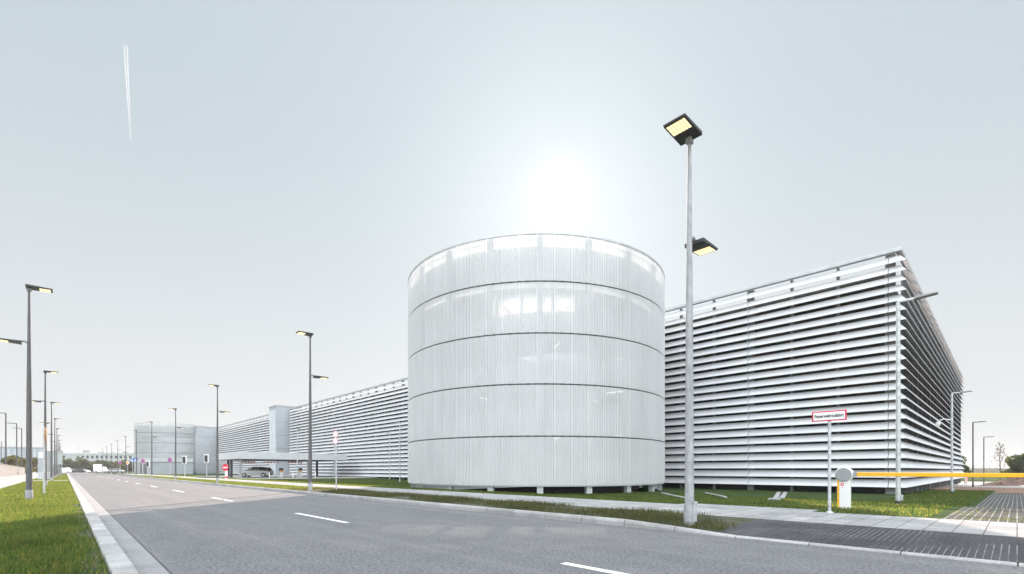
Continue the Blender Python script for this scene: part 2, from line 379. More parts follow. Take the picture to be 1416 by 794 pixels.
blades('grass', 63, 130, -2.4, .29, 90, .09, .022, 'blade', 'far grass on the left verge beyond the path crossing')
blades('grass', 4, 22, .01, .35, 1300, .085, .005, 'blade', 'uneven longer grass leaning over the left kerb', lambda a, n: clump(a, n, 3.1, .2), 1.0)
blades('grass', 5, 26, -2.4, .22, 500, .12, .0042, 'blade', 'scattered taller tufts on the left verge', lambda a, n: clump(a, n, 2.2, 1.0), .9)
blades('weeds', 3.3, 24, 7.68, 9.74, 900, .11, .0055, 'weed', 'rough weedy grass on the narrow verge behind the right kerb', lambda a, n: clump(a, n, 1.7, -.2))
blades('weeds', 24, 100, 7.68, 9.74, 260, .09, .012, 'blade', 'sunlit grass along the right kerb in the distance')
nolane = lambda a, n: (a > 1.2) & ~((a > 3.1) & (a < 6.5) & (n < 13.05))
blades('grass', 1.0, 30, 12.4, 24, 300, .06, .008, 'blade', 'mown lawn between the sidewalk and the parking garage', nolane)
blades('grass', -6, 1.0, 12.36, 20, 260, .045, .006, 'blade', 'tufts of grass growing in the fire lane joints', lambda a, n: clump(a, n, 2.3, .9-.0*n) & (n < 17))
blades('grass', 1.2, 4, 24, 44, 200, .06, .012, 'blade', 'lawn strip beside the end wall of the garage')
blades('grass', 30, 62, 12.6, 30, 80, .06, .016, 'blade', 'lawn left of the round ramp tower')
blades('grass', 62, 120, 12.55, 14.5, 140, .08, .018, 'blade', 'sunlit grass edge before the canopy driveway')

# ------------------------------------------------------------------ parking garages with louvres
PITCH = .534; Z0 = .09; ROWS = 24
def garage(name, label, a_right, a_left, n_front, depth, side=True, seg=7.35, col0=.43, colw=2.45, joint=True):
    g = thing(name, label, 'parking garage', BP(a_right, n_front, 0), ROTB)
    W = a_left-a_right
    prof = lambda z: [(0.0, z+.425), (-.30, z+.03), (-.30, z), (-.285, z-.002), (-.285, z+.025), (0.0, z+.40)]   # (y, z)
    lv = MB()
    for k in range(ROWS):
        z = Z0+k*PITCH+random.uniform(-.004, .004)
        e = [0.0]; x = -col0-.05
        while x > -W+1: e.append(x); x -= seg
        e.append(-W)
        for i in range(len(e)-1):
            xr = e[i] - (0 if i == 0 else .014); xl = e[i+1] + (0 if i == len(e)-2 else .014)
            R = [((-y if side else 0) if i == 0 else xr, y, zz) for y, zz in prof(z)]
            L = [(xl, y, zz) for y, zz in prof(z)]
            lv.prism(R, L)
    lv.build('front_louvres', 'louvre', g)
    if side:
        lv = MB()
        for k in range(ROWS):
            z = Z0+k*PITCH; e = [0.0] + frange(.5, depth-2, 7.35) + [depth]
            for i in range(len(e)-1):
                y0 = e[i]; y1 = e[i+1]-(.014 if i < len(e)-2 else 0)
                lv.prism([(-y+.003, (y if i == 0 else y0), zz) for y, zz in prof(z)], [(-y+.003, y1, zz) for y, zz in prof(z)])
        lv.build('side_louvres', 'louvre', g)
    zt = 13.2; zl = Z0+(ROWS-1)*PITCH+.40
    rl = MB(); rl.box(-W, .10, -.18, .10, zt-.2, zt)
    if side: rl.box(-.20, .102, .102, depth, zt-.2, zt)
    rl.build('roof_rail', 'rail', g, bevel=.02)
    n = 0; x = -col0
    while x > -W+.3:
        w = .2 if n % 3 == 0 else .07
        if n == 0: w = .22
        cb = MB(); cb.box(x-w, x+w, .06, .30, -.6, zt-.21); cb.build('column', 'postgrey', g, bevel=.01); n += 1; x -= colw
    if side:
        y = 2.9; n = 1
        while y < depth:
            w = .2 if n % 3 == 0 else .07
            cb = MB(); cb.box(-.30, -.03, y-w, y+w, -.6, zt-.21); cb.build('column', 'postgrey', g); n += 1; y += 2.45
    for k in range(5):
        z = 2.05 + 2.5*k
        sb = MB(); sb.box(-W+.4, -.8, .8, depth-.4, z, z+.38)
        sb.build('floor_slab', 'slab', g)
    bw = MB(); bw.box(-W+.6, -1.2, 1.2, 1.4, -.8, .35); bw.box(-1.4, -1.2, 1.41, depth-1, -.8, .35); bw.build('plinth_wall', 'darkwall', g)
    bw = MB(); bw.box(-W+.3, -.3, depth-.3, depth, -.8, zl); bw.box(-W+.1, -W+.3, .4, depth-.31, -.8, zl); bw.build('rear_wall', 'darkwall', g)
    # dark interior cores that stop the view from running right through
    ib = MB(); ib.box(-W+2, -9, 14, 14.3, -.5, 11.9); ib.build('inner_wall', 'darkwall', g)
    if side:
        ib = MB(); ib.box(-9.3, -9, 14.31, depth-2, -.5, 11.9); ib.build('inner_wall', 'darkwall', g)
    return g
g1 = garage('parking_garage', 'long white parking garage clad in horizontal louvres, nearest corner at right behind the yellow barrier', 4.07, 98.0, 33.3, 50)
g2 = garage('parking_garage', 'far section of louvred parking garage between the two grey stair towers', 102.7, 157.0, 33.3, 46, side=False)
# drip pipes and a cable on the corner
for k, xx in enumerate((-.62, -7.95)):
    pb = MB(); pts = [(xx+.05*sin(i*1.9), -.32, .2+i*PITCH) for i in range(24)]
    pb.tube([(xx, .015, .0), (xx-.02, .015, 12.9)], .018, 6); pb.build('downpipe', 'galv', g1)

def stair_tower(label, a_r, a_l, n0, n1, zt):
    t = thing('stair_tower', label, 'tower', BP(a_r, n0, 0), ROTB); W = a_l-a_r; D = n1-n0
    b = MB(); b.box(-W, 0, .0, D, -.5, zt); b.build('wall', 'tower', t)
    b = MB(); b.box(-W+.3, -.4, -.05, -.002, .2, zt-.7); b.build('glazing', 'towerlight', t)
    m = MB()
    for k in range(1, 5): m.box(-W+.3, -.4, -.07, -.052, k*2.6, k*2.6+.08)
    m.box(-W/2-.04, -W/2+.04, -.072, -.054, .2, zt-.72); m.build('mullions', 'steel', t)
    b = MB(); b.box(-W-.08, .08, -.1, D, zt+.003, zt+.2); b.build('parapet', 'steel', t)
    for k in range(1, 5): j = MB(); j.box(.001, .012, .05, D-.05, k*2.6, k*2.6+.03); j.build('cladding_joint', 'darkwall', t)
    return t
stair_tower('grey stair tower between the two louvred garage sections, above the canopy', 98.25, 102.5, 30.8, 36, 13.5)
stair_tower('farther grey stair tower beside the distant round ramp tower', 157.2, 163.5, 28.4, 36, 13.2)

# ------------------------------------------------------------------ round ramp tower
def ramp_tower(label, D, az, R, rot):
    c = Vector((D*sin(az), D*cos(az), 0)); t = thing('ramp_tower', label, 'tower', c, rot)
    zb = [.21, 2.81, 5.53, 8.19, 10.89, 13.38]; NP = 60
    for b in range(5):
        m = MB(); z0 = zb[b]+.035; z1 = zb[b+1]-.035; cor = 9
        for p in range(NP):
            th0 = 2*pi*p/NP+.0038; th1 = 2*pi*(p+1)/NP-.0038; pts = [(th0-.0038, R+.016), (th0-.0004, R+.016)]
            for k in range(cor):
                u0 = k/cor; du = 1/cor
                for f, rr in ((.0, 0), (.38, 0), (.46, -.032), (.92, -.032)): pts.append((th0+(th1-th0)*(u0+du*f), R+rr))
            pts += [(th1, R), (th1+.0004, R+.016), (th1+.0038, R+.016)]
            i = len(m.v)
            for th, r in pts: m.v += [(r*cos(th), r*sin(th), z0), (r*cos(th), r*sin(th), z1)]
            for k in range(len(pts)-1): m.f.append((i+2*k, i+2*k+2, i+2*k+3, i+2*k+1))
        m.build('cladding_band', 'perf', t)
    def ring(r0, r1, z0, z1, seg=120):
        m = MB(); i = 0
        for k in range(seg):
            th = 2*pi*k/seg; cs, sn = cos(th), sin(th)
            m.v += [(r0*cs, r0*sn, z0), (r1*cs, r1*sn, z0), (r1*cs, r1*sn, z1), (r0*cs, r0*sn, z1)]
        for k in range(seg):
            a = 4*k; b = 4*((k+1) % seg)
            for q in range(4): m.f.append((a+q, a+(q+1) % 4, b+(q+1) % 4, b+q))
        return m
    for b in range(1, 5): ring(R-.12, R-.03, zb[b]-.055, zb[b]+.055).build('band_rail', 'darkwall', t, True)
    ring(R-.08, R+.02, zb[5]-.03, zb[5]+.07).build('top_rail', 'rail', t, True)
    ring(R-.10, R-.06, zb[5]-.33, zb[5]-.29).build('guard_rail', 'rail', t, True)
    ring(R-.10, R-.03, zb[0]-.03, zb[0]+.03).build('base_ring', 'steel', t, True)
    for k in range(20):
        th = radians(18*k+1.2); m = MB(); rc = R-.28
        m.loft([[(rc*cos(th)+dx*cos(th)-dy*sin(th), rc*sin(th)+dx*sin(th)+dy*cos(th), z) for dx, dy in ((-.14, -.16), (.12, -.16), (.12, .16), (-.14, .16))] for z in (-.7, zb[5]-.04)])
        m.build('column', 'galv', t)
    # helical ramp with parapets
    TURN = 2.68; turns = 4; seg = 72; ri, ro = 3.9, R-.5
    m = MB(); pr = MB(); pi_ = MB()
    def hel(mb, r0, r1, zlo, zhi):
        base = len(mb.v)
        for k in range(seg*turns+1):
            th = 2*pi*k/seg - 1.2; z = TURN*k/seg; cs, sn = cos(th), sin(th)
            mb.v += [(r0*cs, r0*sn, z+zlo), (r1*cs, r1*sn, z+zlo), (r1*cs, r1*sn, z+zhi), (r0*cs, r0*sn, z+zhi)]
        for k in range(seg*turns):
            a = base+4*k; b = a+4
            for q in range(4): mb.f.append((a+q, a+(q+1) % 4, b+(q+1) % 4, b+q))
    hel(m, ri, ro, -.3, 0); m.build('ramp_deck', 'slab', t, True)
    hel(pr, ro+.003, ro+.10, -.32, .95); pr.build('ramp_parapet', 'canopy', t, True)
    hel(pi_, ri-.15, ri-.003, -.32, .95); pi_.build('ramp_parapet', 'canopy', t, True)
    ring(ro-.05, ro+.06, 10.95, 12.95).build('roof_parapet', 'canopy', t, True)
    m = MB(); ths = np.linspace(radians(20), radians(340), 81)
    for th in ths: m.v += [(r*cos(th), r*sin(th), z) for r, z in ((ri, 10.45), (ro-.01, 10.45), (ro-.01, 10.8), (ri, 10.8))]
    for k in range(80):
        for q in range(4): m.f.append((4*k+q, 4*k+(q+1) % 4, 4*k+4+(q+1) % 4, 4*k+4+q))
    m.f += [(0, 1, 2, 3), (323, 322, 321, 320)]; m.build('roof_deck', 'slab', t)
    def arc(a0, a1, r0, r1, z0, z1, n=24):
        mb = MB(); mb.loft([[(r0*cos(th), r0*sin(th), z0), (r1*cos(th), r1*sin(th), z0), (r1*cos(th), r1*sin(th), z1), (r0*cos(th), r0*sin(th), z1)] for th in np.linspace(radians(a0), radians(a1), n)]); return mb
    arc(-19.9, 19.9, ro-.15, ro-.02, 10.42, 10.86).build('header_beam', 'steel', t)
    arc(-19.9, 19.9, ro-.12, ro-.06, 10.26, 10.31).build('guard_bar', 'steel', t)
    for yy in (-2.75, -2.05, -.76, .26, .88, 2.15):
        m = MB(); xx = sqrt((ro-.1)**2-yy*yy); m.box(xx-.09, xx+.05, yy-.085, yy+.085, 8.9, 10.418); m.build('window_post', 'steel', t)
    for ya, yb in ((-2.6, -1.0), (-1.2, -2.4), (-.2, 1.0), (.6, 1.6), (2.6, 1.9)):
        m = MB(); m.tube([(ro-.2, ya, 9.3), (ro-.2, yb, 11.0)], .035, 6); m.build('brace', 'galv', t)
    ring(6.9, 7.1, -.8, .3).build('plinth_wall', 'darkwall', t, True)
    for th in np.arange(-2.9, 8.0, .42):
        k = int(round((th+1.2)/(2*pi)*seg))
    for j in range(26):
        k = 8 + j*16; 
        if k > seg*turns-6: break
        th = 2*pi*k/seg-1.2; z = TURN*k/seg-.36
        m = MB(); m.tube([(5.6*cos(th), 5.6*sin(th), z-.03), (6.7*cos(th), 6.8*sin(th), z-.03)], .03, 6); m.build('light_tube', 'tube', t)
    return t
ramp_tower('big round ramp tower clad in pale perforated panels, in the centre of the scene', 33.5, radians(2.73), 8.72, radians(-92))
# second tower: same build, far away
near_tower = [o for o in COL.objects if o.get('category') == 'tower' and o.name.startswith('ramp_tower')][0]
c2 = Vector((169*sin(radians(-35.45)), 169*cos(radians(-35.45)), .0))
dup(near_tower, c2, radians(30), 'distant round ramp tower left of the far stair tower', scale=1.03)
fp = M['perf'].copy(); fp.name = 'perforated_cladding_open'
for n_ in fp.node_tree.nodes:
    if n_.type == 'VALTORGB':
        for e_ in n_.color_ramp.elements: e_.color = (.56, .58, .59, 1)
    if n_.type == 'MIX_SHADER' and abs(n_.inputs[0].default_value-.17) < 1e-4: n_.inputs[0].default_value = .34
for ch in [o for o in COL.objects if o.parent and o.parent.get('label', '').startswith('distant round') and o.name.startswith('cladding')]:
    ch.material_slots[0].link = 'OBJECT'; ch.material_slots[0].material = fp
# low annex in front of it
an = thing('annex_building', 'low grey annex with a pale fascia at the foot of the distant ramp tower', 'building', BP(140, 15.5, 0), ROTB)
b = MB(); b.box(-18, 0, 0, 9, -.3, 3.0); b.build('wall', 'tower', an)
b = MB(); b.box(-18.2, .2, -.25, 9, 3.003, 3.9); b.build('fascia', 'canopy', an)
for x in (-3, -6.5, -12): 
    b = MB(); b.box(x-1.1, x+1.1, -.06, -.003, 0, 2.5); b.build('door', 'darkwall', an)

# ------------------------------------------------------------------ street lamps
def head_parts(root, y0, y1, z, w, tilt, name='lamp_head'):
    L = y1-y0; s = 1 if L > 0 else -1; n = 6
    zz = lambda y: z + abs(y-y0)*tilt
    m = MB()
    hw = w/2
    m.prism([(-hw, y0, zz(y0)), (hw, y0, zz(y0)), (hw, y0, zz(y0)+.075), (-hw, y0, zz(y0)+.075)], [(-hw, y1, zz(y1)+.012), (hw, y1, zz(y1)+.012), (hw, y1, zz(y1)+.05), (-hw, y1, zz(y1)+.05)])
    h = m.build(name, 'black', root, bevel=.012)
    l = MB(); a0 = y0+L*.50; a1 = y0+L*.93; nx, ny = 6, 3
    for i in range(nx):
        for j in range(ny):
            xa = -hw*.84 + (2*hw*.84)*i/nx + .007; xb = -hw*.84 + (2*hw*.84)*(i+1)/nx - .007
            ya = a0+(a1-a0)*j/ny + .007*s; yb = a0+(a1-a0)*(j+1)/ny - .007*s
            q = lambda y: zz(y)-.0045 + .012*abs(y-y0)/abs(L)
            l.prism([(xa, ya, q(ya)-.004), (xb, ya, q(ya)-.004), (xb, yb, q(yb)-.004), (xa, yb, q(yb)-.004)], [(xa, ya, q(ya)+.002), (xb, ya, q(ya)+.002), (xb, yb, q(yb)+.002), (xa, yb, q(yb)+.002)])
    l.build('led_lens', 'led', h)
def street_lamp(label, loc, rotz, group, pm='polegalv'):
    t = thing('street_lamp', label, 'street lamp', loc, rotz, group)
    m = MB(); m.tube([(0, 0, 0), (0, 0, 3.5), (0, 0, 5.0), (0, 0, 6.74)], [.080, .062, .045, .031], 16); m.build('pole', pm, t, True)
    m = MB(); m.loft([circ(.097, 16, -.15), circ(.095, 16, .32), circ(.088, 16, .335)]); s = m.build('base_sleeve', 'sleeve', t, True)
    m = MB(); m.box(.088, .125, -.03, .03, .05, .36); m.box(.08, .14, -.022, .022, .365, .40); m.build('cable_box', 'galv', s)
    m = MB(); m.box(-.05, .05, -.06, .06, 6.70, 6.82); m.build('bracket', 'sleeve', t, bevel=.01)
    m = MB(); m.tube([(0, .03, 5.04), (0, .12, 5.09), (0, .22, 5.04)], .035, 8); m.build('bracket', 'sleeve', t, True)
    head_parts(t, .08, -.56, 6.79, .40, .03)
    head_parts(t, .17, .76, 4.98, .36, .03)
    return t
GR = 'twin-head street lamps behind the right kerb'
lab0 = 'nearest tall grey street lamp at the right, standing beside the dark paving'
p = RP(3.96, 8.02, .1); lamp = street_lamp(lab0, p, ROTR, GR)
GL = 'twin-head street lamps on the left grass verge'
lamp_l = street_lamp('nearest tall street lamp on the left grass verge', RP(22.2, -.86, .05), ROTR+pi, GL, 'lampgrey'); lamp_l.scale = (1, 1, 1.025)
for k in range(1, 9):
    a = 22.2+18.35*k
    dup(lamp_l, RP(a, -.88, .05), ROTR+pi + random.uniform(-.03, .03),
        f'{ORD[k-1]} street lamp behind the nearest one on the left verge', GL)
for k in range(1, 11):
    a = 3.9+17.75*k
    dup(lamp_l, RP(a, 7.98, .1), ROTR + random.uniform(-.03, .03), f'{ORD[k]} twin-head street lamp from the camera in the row behind the right kerb', GR)
# single-arm lamps
def path_lamp(label, loc, rotz, group, cctv=False, matl='galv'):
    t = thing('path_lamp', label, 'street lamp', loc, rotz, group)
    m = MB(); m.tube([(0, 0, -.1), (0, 0, 3), (0, 0, 5.95)], [.062, .058, .050], 14); m.build('pole', matl, t, True)
    m = MB(); m.loft([circ(.085, 14, -.1), circ(.083, 14, .10)]); s = m.build('base_sleeve', 'black', t, True)
    m = MB(); m.box(.062, .11, -.035, .035, .12, .28); m.box(.05, .09, -.02, .02, 2.2, 2.29); m.build('cable_box', 'galv', t)
    m = MB(); m.box(-.02, .38, -.042, .042, 5.93, 6.0); m.build('arm', matl, t, bevel=.008)
    m = MB(); m.prism([(.38, -.11, 5.93), (.38, .11, 5.93), (.38, .11, 6.01), (.38, -.11, 6.01)], [(.88, -.10, 5.97), (.88, .10, 5.97), (.88, .10, 6.01), (.88, -.10, 6.01)])
    m.build('lamp_head', 'sleeve' if matl == 'galv' else 'black', t, bevel=.012)
    if cctv:
        m = MB(); m.tube([(0, 0, 4.35), (-.35, 0, 4.45), (-.62, 0, 4.35)], .035, 8); c = m.build('camera_arm', 'white', t, True)
        m = MB(); m.loft([circ(.10, 12, 4.30, -.62), circ(.13, 12, 4.16, -.62), circ(.07, 12, 4.04, -.62)]); m.build('camera_dome', 'white', c, True)
    return t
GP = 'single-arm galvanised lamps around the garage'
for k, (X, Y, r, txt, cc, mt) in enumerate([
    (11.38, 14.0, ROTB, 'galvanised single-arm lamp in front of the garage corner behind the yellow boom', False, 'galv'),
    (26.25, 28.35, ROTB, 'galvanised single-arm lamp with a white surveillance camera beside the garage end wall', True, 'galv'),
    (42.4, 43.7, ROTB, 'dark single-arm lamp, nearer of the two right of the garage', False, 'lampgrey'),
    (57.6, 58.0, ROTB, 'dark single-arm lamp, farther of the two right of the garage', False, 'lampgrey'),
    (-11.05, 46.8, ROTB+pi, 'slim pale lamp on the lawn just left of the round tower', False, 'galv'),
    (-15.7, 61.0, ROTB+pi, 'thin pale lamp farther left of the round tower against the louvres', False, 'galv'),
    (-25.3, 56.0, ROTB, 'pale lamp in front of the canopy and stair tower', False, 'galv')]):
    path_lamp(txt, Vector((X, Y, gz(Vector((X, Y, 0))))), r, GP, cc, mt)
gb = MB(); 
GW = 'tall lamps behind the left concrete wall'
for k, (X, r) in enumerate([(-1.0654, -5.75), (-1.0426, -5.75), (-1.032, -5.75), (-1.0746, -12)]):
    Y = r/(NR.x*X + NR.y); v = Vector((X*Y, Y, 0)); v.z = gz(v)
    t = path_lamp(['tall lamp behind the concrete wall at the left edge', 'second tall lamp along the concrete wall', 'third tall lamp along the concrete wall', 'lamp at the far left edge beyond the wall'][k], v, ROTR+pi*1.5, GW, False, 'lampgrey'); t.scale = (1.38,)*3

# ------------------------------------------------------------------ fire access sign, barrier
v = Vector((6.95, 10.4, 0)); v.z = gz(v)
t = thing('fire_access_sign', 'small white sign with red border reading Feuerwehrzufahrt on a galvanised post', 'sign', v, ROTR)
m = MB(); m.tube([(0, 0, -.1), (0, 0, 2.18)], .032, 12); m.build('post', 'galv', t, True)
m = MB(); m.loft([circ(.08, 14, -.02), circ(.075, 14, .03), circ(.036, 14, .05)]); m.build('base_plate', 'galv', t, True)
m = MB(); m.box(-.325, .325, -.052, -.040, 2.02, 2.24); pan = m.build('panel', 'red', t, bevel=.006)
m = MB(); m.box(-.295, .295, -.056, -.0525, 2.045, 2.215); m.build('white_field', 'white', pan)
me = text_mesh('Feuerwehrzufahrt', .10, .545); me.materials.append(M['ink']); lt = bpy.data.objects.new('lettering', me); COL.objects.link(lt); lt.parent = pan
lt.rotation_euler = (pi/2, 0, 0); lt.location = (0, -.0585, 2.13)
m = MB(); m.box(-.05, .05, -.0385, .05, 2.08, 2.10); m.box(-.05, .05, -.0385, .05, 2.16, 2.18); m.build('clamp', 'galv', t)

v = Vector((8.42, 12.05, 0)); v.z = gz(v)
t = thing('barrier_gate', 'parking barrier with white cabinet, yellow edge and long raised-off-ground yellow boom', 'barrier', v, ROTB)
m = MB(); m.box(-.085, .135, -.10, .09, -.05, .74); cab = m.build('cabinet', 'white', t, bevel=.015)
m = MB(); m.box(-.125, -.087, -.103, .087, 0, .74); m.build('edge_strip', 'yellow', cab, bevel=.006)
m = MB(); vdisc(m, .19, .01, -.09, .09, .85, 36); m.build('housing', 'white', t, True)
m = MB(); vdisc(m, .172, .01, -.13, -.091, .85, 36); m.build('cover_disc', 'disc', t, True, bevel=.01)
m = MB(); m.box(-.05, .015, -.107, -.1005, .57, .635); st = m.build('sticker', 'red', cab)
m = MB(); m.box(-.025, -.01, -.109, -.1072, .58, .62); m.box(-.038, .003, -.1093, -.1075, .593, .607); m.build('sticker_mark', 'white', st)
m = MB(); m.box(-.03, -.005, -.104, -.1005, .51, .525); m.build('sticker', 'red', cab)
m = MB(); m.prism([(.17, -.05, .81), (.17, -.005, .81), (.17, -.005, .905), (.17, -.05, .905)], [(6.6, -.05, .81), (6.6, -.005, .81), (6.6, -.005, .895), (6.6, -.05, .895)]); m.build('boom', 'yellow', t, bevel=.01)
m = MB(); m.box(.10, .28, -.072, -.053, .80, .915); m.build('boom_clamp', 'disc', t, bevel=.005)

# drain chutes in the swale lawn
for lab, p0, p1, w in [('pale concrete drain edge, left of a parallel pair on the lawn', (1066, 690), (1077, 680.5), .10), ('pale concrete drain edge, right of a parallel pair on the lawn', (1074, 690), (1086, 680.5), .10),
                     ('pale slanting drain edge on the dark lawn right of the nearest lamp', (976, 681), (1004, 687.5), .07), ('pale drain edge on the lawn at the foot of the round tower', (916, 681.5), (948, 688), .08)]:
    pp = []
    for px, py in (p0, p1):
        Y = 22.0
        for _ in range(30):
            X = (px-CX)/F*Y; Y = (CAMH-gz(Vector((X, Y, 0)))-.05)*F/(py-HY)
        pp.append(Vector(((px-CX)/F*Y, Y, 0)))
    d = (pp[1]-pp[0]); L = d.length; d.normalize(); q = Vector((-d.y, d.x, 0))*w
    rings = []
    for i in range(7):
        c = pp[0]+d*L*i/6; z = gz(c)
        rings.append([c-q+Vector((0, 0, z-.1)), c+q+Vector((0, 0, z-.1)), c+q+Vector((0, 0, z+.06)), c-q+Vector((0, 0, z+.06))])
    m = MB(); m.loft(rings); tag(m.build('drain_edge', 'kerb', bevel=.015), lab, 'drain', 'drain edges on the lawn')

# ------------------------------------------------------------------ canopy
c0 = BP(67.3, 16.5, 0)
t = thing('entrance_canopy', 'flat grey entrance canopy on posts over the garage driveway', 'canopy', c0, ROTB)
# local x = -a, y = n ; long side along +y
m = MB(); m.box(-9.7, 0, 0, 14.4, 2.45, 3.36); m.build('roof', 'canopy', t, bevel=.02)
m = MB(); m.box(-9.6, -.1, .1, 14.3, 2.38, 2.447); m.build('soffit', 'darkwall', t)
for x, y in ((-.5, .5), (-.5, 9.0), (-.5, 12.8), (-9.2, 1.1), (-9.2, 13.6), (-5, .5)):
    m = MB(); m.box(x-.13, x+.13, y-.13, y+.13, -.4, 2.378); m.build('post', 'sleeve' if x > -4 else 'darkwall', t)
GB = 'red and white height bars under the canopy'
for lab, n0, n1 in (('left', 17.3, 18.9), ('middle', 19.9, 21.8), ('right', 23.1, 24.9)):
    hb = thing('height_bar', f'{lab} red and white striped height bar hanging under the canopy', 'height bar', BP(68.6, n0, 2.0), ROTB, GB)
    L = n1-n0; k = 9
    r = MB(); w = MB()
    for i in range(k): (r if i % 2 == 0 else w).box(-.06, .06, L*i/k+.001, L*(i+1)/k-.001, 0, .17)
    r.build('red_stripes', 'red', hb); w.build('white_stripes', 'white', hb)
    m = MB(); m.box(-.015, .015, .2, .23, .172, .377); m.box(-.015, .015, L-.23, L-.2, .172, .377); m.build('hanger', 'steel', hb)
for lab, n in (('left', 22.4), ('right', 25.0)):
    tm = thing('ticket_machine', f'{lab} dark-topped ticket column at the garage entrance', 'ticket machine', BP(69.5, n, .02), ROTB, 'ticket columns')
    m = MB(); m.box(-.2, .2, -.2, .2, 0, .95); m.build('body', 'white', tm, bevel=.02)
    m = MB(); m.prism([(-.24, -.25, .953), (.24, -.25, .953), (.24, .25, .953), (-.24, .25, .953)], [(-.2, -.15, 1.3), (.2, -.15, 1.3), (.2, .2, 1.3), (-.2, .2, 1.3)]); m.build('head', 'black', tm, bevel=.02)
    m = MB(); m.box(.201, .215, -.2, .2, .72, .9); m.build('band', 'orange', tm)
def bollard(loc, lab):
    m = MB(); m.loft([circ(.05, 12, -.1), circ(.05, 12, .72), circ(.035, 12, .76)]); return tag(m.build('bollard', 'white', smooth=True, loc=loc), lab, 'bollard', 'white bollards along the driveway')
b0 = None
for k in range(4):
    v = BP(66.5-.2*k, 20.0+2.9*k, .02)
    lab = f'{ORD[k]} white bollard from the left along the front of the canopy'
    if b0 is None: b0 = bollard(v, lab)
    else:
        o = b0.copy(); COL.objects.link(o); o.location = v; o['label'] = lab

# ------------------------------------------------------------------ cars
def car(label, loc, rotz, mat, group=None, van=False):
    t = thing('parked_car', label, 'car', loc, rotz, group); L = 4.2; hw = .86
    # sections along x: (x, z_low, z_belt, half width)
    S = [(-2.1, .42, .72, .70), (-2.02, .28, .88, .80), (-1.5, .2, .94, hw), (-.6, .2, .95, hw), (.5, .2, .95, hw), (1.1, .2, .92, hw), (1.75, .22, .82, .83), (2.05, .30, .68, .74), (2.12, .42, .58, .62)]
    m = MB(); rings = []
    for x, zl, zb, w in S: rings.append([(x, -w*.92, zl), (x, w*.92, zl), (x, w, (zl+zb)*.5), (x, w*.95, zb-.05), (x, w*.82, zb), (x, -w*.82, zb), (x, -w*.95, zb-.05), (x, -w, (zl+zb)*.5)])
    m.loft(rings); body = m.build('body', mat, t, True)
    zt = 1.95 if van else 1.46
    C = [(-2.0, .9, .70), (-1.65, zt-.12, .62), (-1.1, zt-.02, .62), (-.2, zt, .62), (.35, zt-.04, .60), (1.15, .92, .68)]
    if van: C = [(-2.05, .9, .78), (-2.0, zt-.05, .72), (-1.1, zt, .74), (.3, zt, .74), (.8, zt-.1, .70), (1.5, .9, .70)]
    m = MB(); rings = [[(x, -w if z < 1 else -w, z-.002), (x, w, z-.002), (x, w+.0 if z < 1 else w+.09, .86), (x, -(w+.0 if z < 1 else w+.09), .86)] for x, z, w in C]
    m.loft(rings); m.build('cabin', 'glass' if not van else mat, t, True)
    m = MB(); rings = [[(x, -w, z), (x, w, z), (x, w, z+.03), (x, -w, z+.03)] for x, z, w in C[1:5]]
    m.loft(rings); m.build('roof', mat, t, True)
    pl = MB()
    for sgn in (-1, 1):
        for (xa, za), (xb, zb_) in (((-1.95, .93), (-1.62, zt-.1)), ((-.55, .93), (-.45, zt)), ((1.12, .93), (.36, zt-.03))):
            w1 = .77*sgn; w2 = .64*sgn
            pl.tube([(xa, w1, za), (xb, w2, zb_)], .035, 6)
    pl.build('pillars', mat, t)
    for sx in (-1.28, 1.3):
        for sy in (-1, 1):
            m = MB(); y0 = sy*.66; y1 = sy*.875
            m.prism([(sx+.31*cos(2*pi*k/20), y0, .31+.31*sin(2*pi*k/20)) for k in range(20)], [(sx+.31*cos(2*pi*k/20), y1, .31+.31*sin(2*pi*k/20)) for k in range(20)])
            w = m.build('wheel', 'tyre', t)
            m = MB(); m.prism([(sx+.2*cos(2*pi*k/16), y1+.001*sy, .31+.2*sin(2*pi*k/16)) for k in range(16)], [(sx+.18*cos(2*pi*k/16), y1+.012*sy, .31+.18*sin(2*pi*k/16)) for k in range(16)]); m.build('rim', 'rim', w)
    for sy in (-1, 1):
        m = MB(); m.box(1.96, 2.08, sy*.6-.14, sy*.6+.14, .58, .70); m.build('headlight', 'white', t, bevel=.03)
        m = MB(); m.box(-2.11, -2.0, sy*.64-.12, sy*.64+.12, .66, .82); m.build('tail_light', 'tailred', t, bevel=.02)
    return t
v = Vector((-36.6, 68.0, .04)); car('white hatchback under the entrance canopy', v, radians(187), 'carwhite')
GC = 'cars parked at the far end of the road'
for k, (px, Y, mt, vn, r, lab) in enumerate([(91.5, 190, 'carwhite', True, 0.1, 'far white van, leftmost at the end of the road'), (101, 195, 'carwhite', False, .05, 'far white car between the white van and the dark car'), (109, 185, 'cardark', False, 1.4, 'dark car at the far end of the road'),
                                 (116.5, 195, 'carwhite', False, .0, 'far white car right of the dark car'), (141, 165, 'carwhite', True, .2, 'white van below the far white billboard'), (153, 170, 'carred', False, .1, 'small red car in the distance'), (161, 160, 'carsilver', False, .3, 'silver car far behind the street lamps')]):
    v = Vector(((px-CX)/F*Y, Y, 0)); v.z = gz(v)+.02; car(lab, v, r, mt, GC, vn)
v = Vector(((1400-CX)/F*150, 150, -.9)); v.z = gz(v)+.02; car('white car beyond the soil heap at the far right', v, .3, 'carwhite', None, False)

